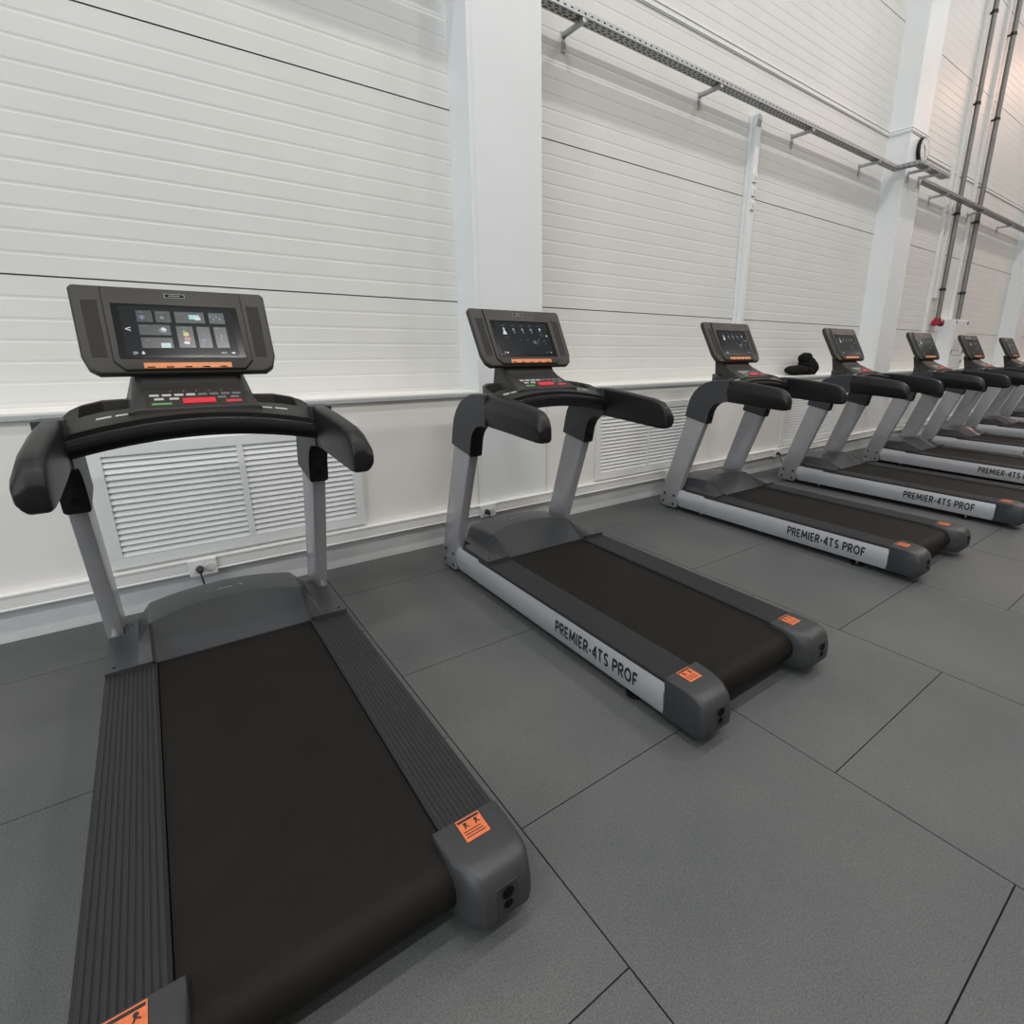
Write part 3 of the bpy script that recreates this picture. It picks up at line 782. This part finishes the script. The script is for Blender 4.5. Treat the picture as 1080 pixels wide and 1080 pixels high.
def icons(dh, kind):
    """menu graphics on the screen of one display"""
    X0, X1, Y0, Y1 = -.186, .186, .070, .280
    mb = MB(); Z = .0130
    mb.box((X0, Y0, .0122), (X1, Y1, .0130), 8)
    def P(s, t): return (X0+(X1-X0)*s, Y1-(Y1-Y0)*t)
    def rect(s, t, w_, h_, mi, z=.0003):
        x, y = P(s, t); mb.box((x-w_/2, y-h_/2, Z), (x+w_/2, y+h_/2, Z+z), mi)
    def disc(s, t, r_, mi, z=.0004):
        x, y = P(s, t); mb.disc((x, y, Z), (0, 0, 1), r_, z, 18, mi)
    def txt(ch, s, t, size, mi):
        vs, fs = text_mesh(ch, size, .0002, .0003); x, y = P(s, t)
        mb.add([(a+x, b+y, c+Z+.0005) for a, b, c in vs], fs, mi)
    def word(s, t, w_, mi=0):
        n = max(3, int(w_/.0035))
        for k in range(n): rect(s + (k-n/2)*.0102, t, .0022, .0028 if k else .004, mi, .0004)
    if kind == 1:
        for s, t, w_, h_ in ((.20, .20, .05, .05), (.36, .20, .05, .05), (.60, .20, .10, .05), (.85, .20, .055, .05), (.27, .48, .10, .045), (.27, .75, .10, .045),
                             (.53, .62, .055, .095), (.70, .62, .045, .095), (.86, .62, .045, .095)):
            rect(s, t, w_, h_, 3, .0001)
        for s, t, w_ in ((.18, .115, .016), (.35, .115, .026), (.52, .13, .032), (.83, .13, .018), (.19, .41, .024), (.19, .70, .016), (.53, .42, .016), (.69, .42, .018), (.85, .42, .02)): word(s, t, w_, 6)
        disc(.18, .22, .009, 1); rect(.18, .26, .004, .006, 1); disc(.35, .22, .007, 6)
        rect(.64, .19, .036, .020, 2); rect(.67, .22, .02, .014, 0, .0005)
        for k in range(4): rect(.79+k*.03, .17+.045*(k % 2), .007, .010, 1)
        disc(.34, .48, .0125, 6); disc(.345, .47, .008, 0, .0006); rect(.32, .50, .016, .004, 1, .0008)
        rect(.34, .80, .030, .020, 0); rect(.345, .81, .02, .010, 2, .0005)
        disc(.535, .56, .010, 4); rect(.54, .66, .020, .014, 5, .0005); rect(.53, .74, .018, .012, 0, .0004); disc(.52, .50, .006, 7)
        mb.tube([(*P(.705, .50), Z), (*P(.69, .60), Z), (*P(.71, .66), Z), (*P(.695, .73), Z), (*P(.71, .78), Z)], .0016, 6, 1); disc(.69, .68, .006, 1)
        txt('?', .86, .64, .045, 6); txt('<', .045, .48, .034, 0)
        mb.tube([(*P(.05, .94), Z), (*P(.085, .94), Z), (*P(.09, .965), Z), (*P(.05, .98), Z)], .0012, 6, 0)
        rect(.135, .965, .009, .007, 0); rect(.135, .935, .005, .004, 0)
        word(.86, .945, .018, 0); word(.86, .975, .020, 6); rect(.935, .955, .005, .005, 0); disc(.95, .955, .0035, 0)
    else:
        for s in (.16, .33, .50, .67, .84): word(s, .10, .018, 6)
        disc(.15, .20, .006, 0); mb.add([(*P(.15, .2), Z+.0004), (*P(.11, .38), Z+.0004), (*P(.19, .38), Z+.0004)], [(0, 1, 2)], 0); rect(.15, .34, .014, .014, 0)
        for s in (.33, .50, .67): disc(s, .22, .008, 6); rect(s+.01, .30, .006, .016, 6)
        disc(.85, .20, .0065, 0); rect(.85, .26, .004, .008, 0)
        word(.17, .48, .022, 6); word(.42, .56, .014, 6); word(.56, .56, .014, 6)
        disc(.68, .62, .011, 6); disc(.68, .62, .008, 3, .0006)
        mb.tube([(*P(.72, .70), Z), (*P(.75, .60), Z), (*P(.78, .50), Z)], .0012, 6, 6)
        word(.86, .36, .020, 6); word(.86, .43, .014, 6); word(.88, .58, .022, 1); word(.90, .66, .012, 1)
        txt('>', .955, .42, .028, 0)
        mb.tube([(*P(.04, .93), Z), (*P(.06, .93), Z), (*P(.065, .96), Z), (*P(.04, .97), Z)], .0012, 6, 0); rect(.10, .95, .009, .008, 0)
        word(.88, .945, .016, 6); rect(.95, .95, .006, .006, 0)
    return mb

tm = make_treadmill()
spots = [(.137, -.48, 0), (1.862, -.38, 0), (4.125, -.28, 0), (5.995, -.37, 0), (7.94, -.45, R(-2.0)), (9.745, -.45, R(-1.5)), (11.90, -.38, 0), (13.74, -.38, 0)]
labels = ['nearest treadmill at the left, seen from behind with its belt end at the camera',
          'second treadmill from the left, standing in front of the near column',
          'third treadmill from the left, in front of the white vertical duct',
          'fourth treadmill from the left, just right of the black garment on the ledge',
          'fifth treadmill from the left, past the second column',
          'sixth treadmill from the left, its console just right of the white electrical cabinet',
          'seventh treadmill from the left, its console against the right edge of the picture',
          'farthest treadmill, only its foot and side panel start visible at the right edge']
for i, (x, y, rz) in enumerate(spots):
    o = tm if i == 0 else copy_tree(tm)
    o.location = (x, y, 0); o.rotation_euler = (0, 0, rz); o['label'] = labels[i]
    if i == 0: roots = []
    roots.append(o)
ic1 = icons(None, 1); ic2 = icons(None, 2); me2 = None
for i, o in enumerate(roots):
    dh = [c for c in o.children if c.name.startswith('display_housing')][0]
    if i == 0: sc = ic1.build('screen', M_IC+[M_SCREEN], dh, smooth=0)
    elif me2 is None: me2 = sc = ic2.build('screen', M_IC+[M_SCREEN], dh, smooth=0)
    else:
        sc = me2.copy(); COL.objects.link(sc); sc.parent = dh
    sc['label'] = 'lit touch screen with menu icons'
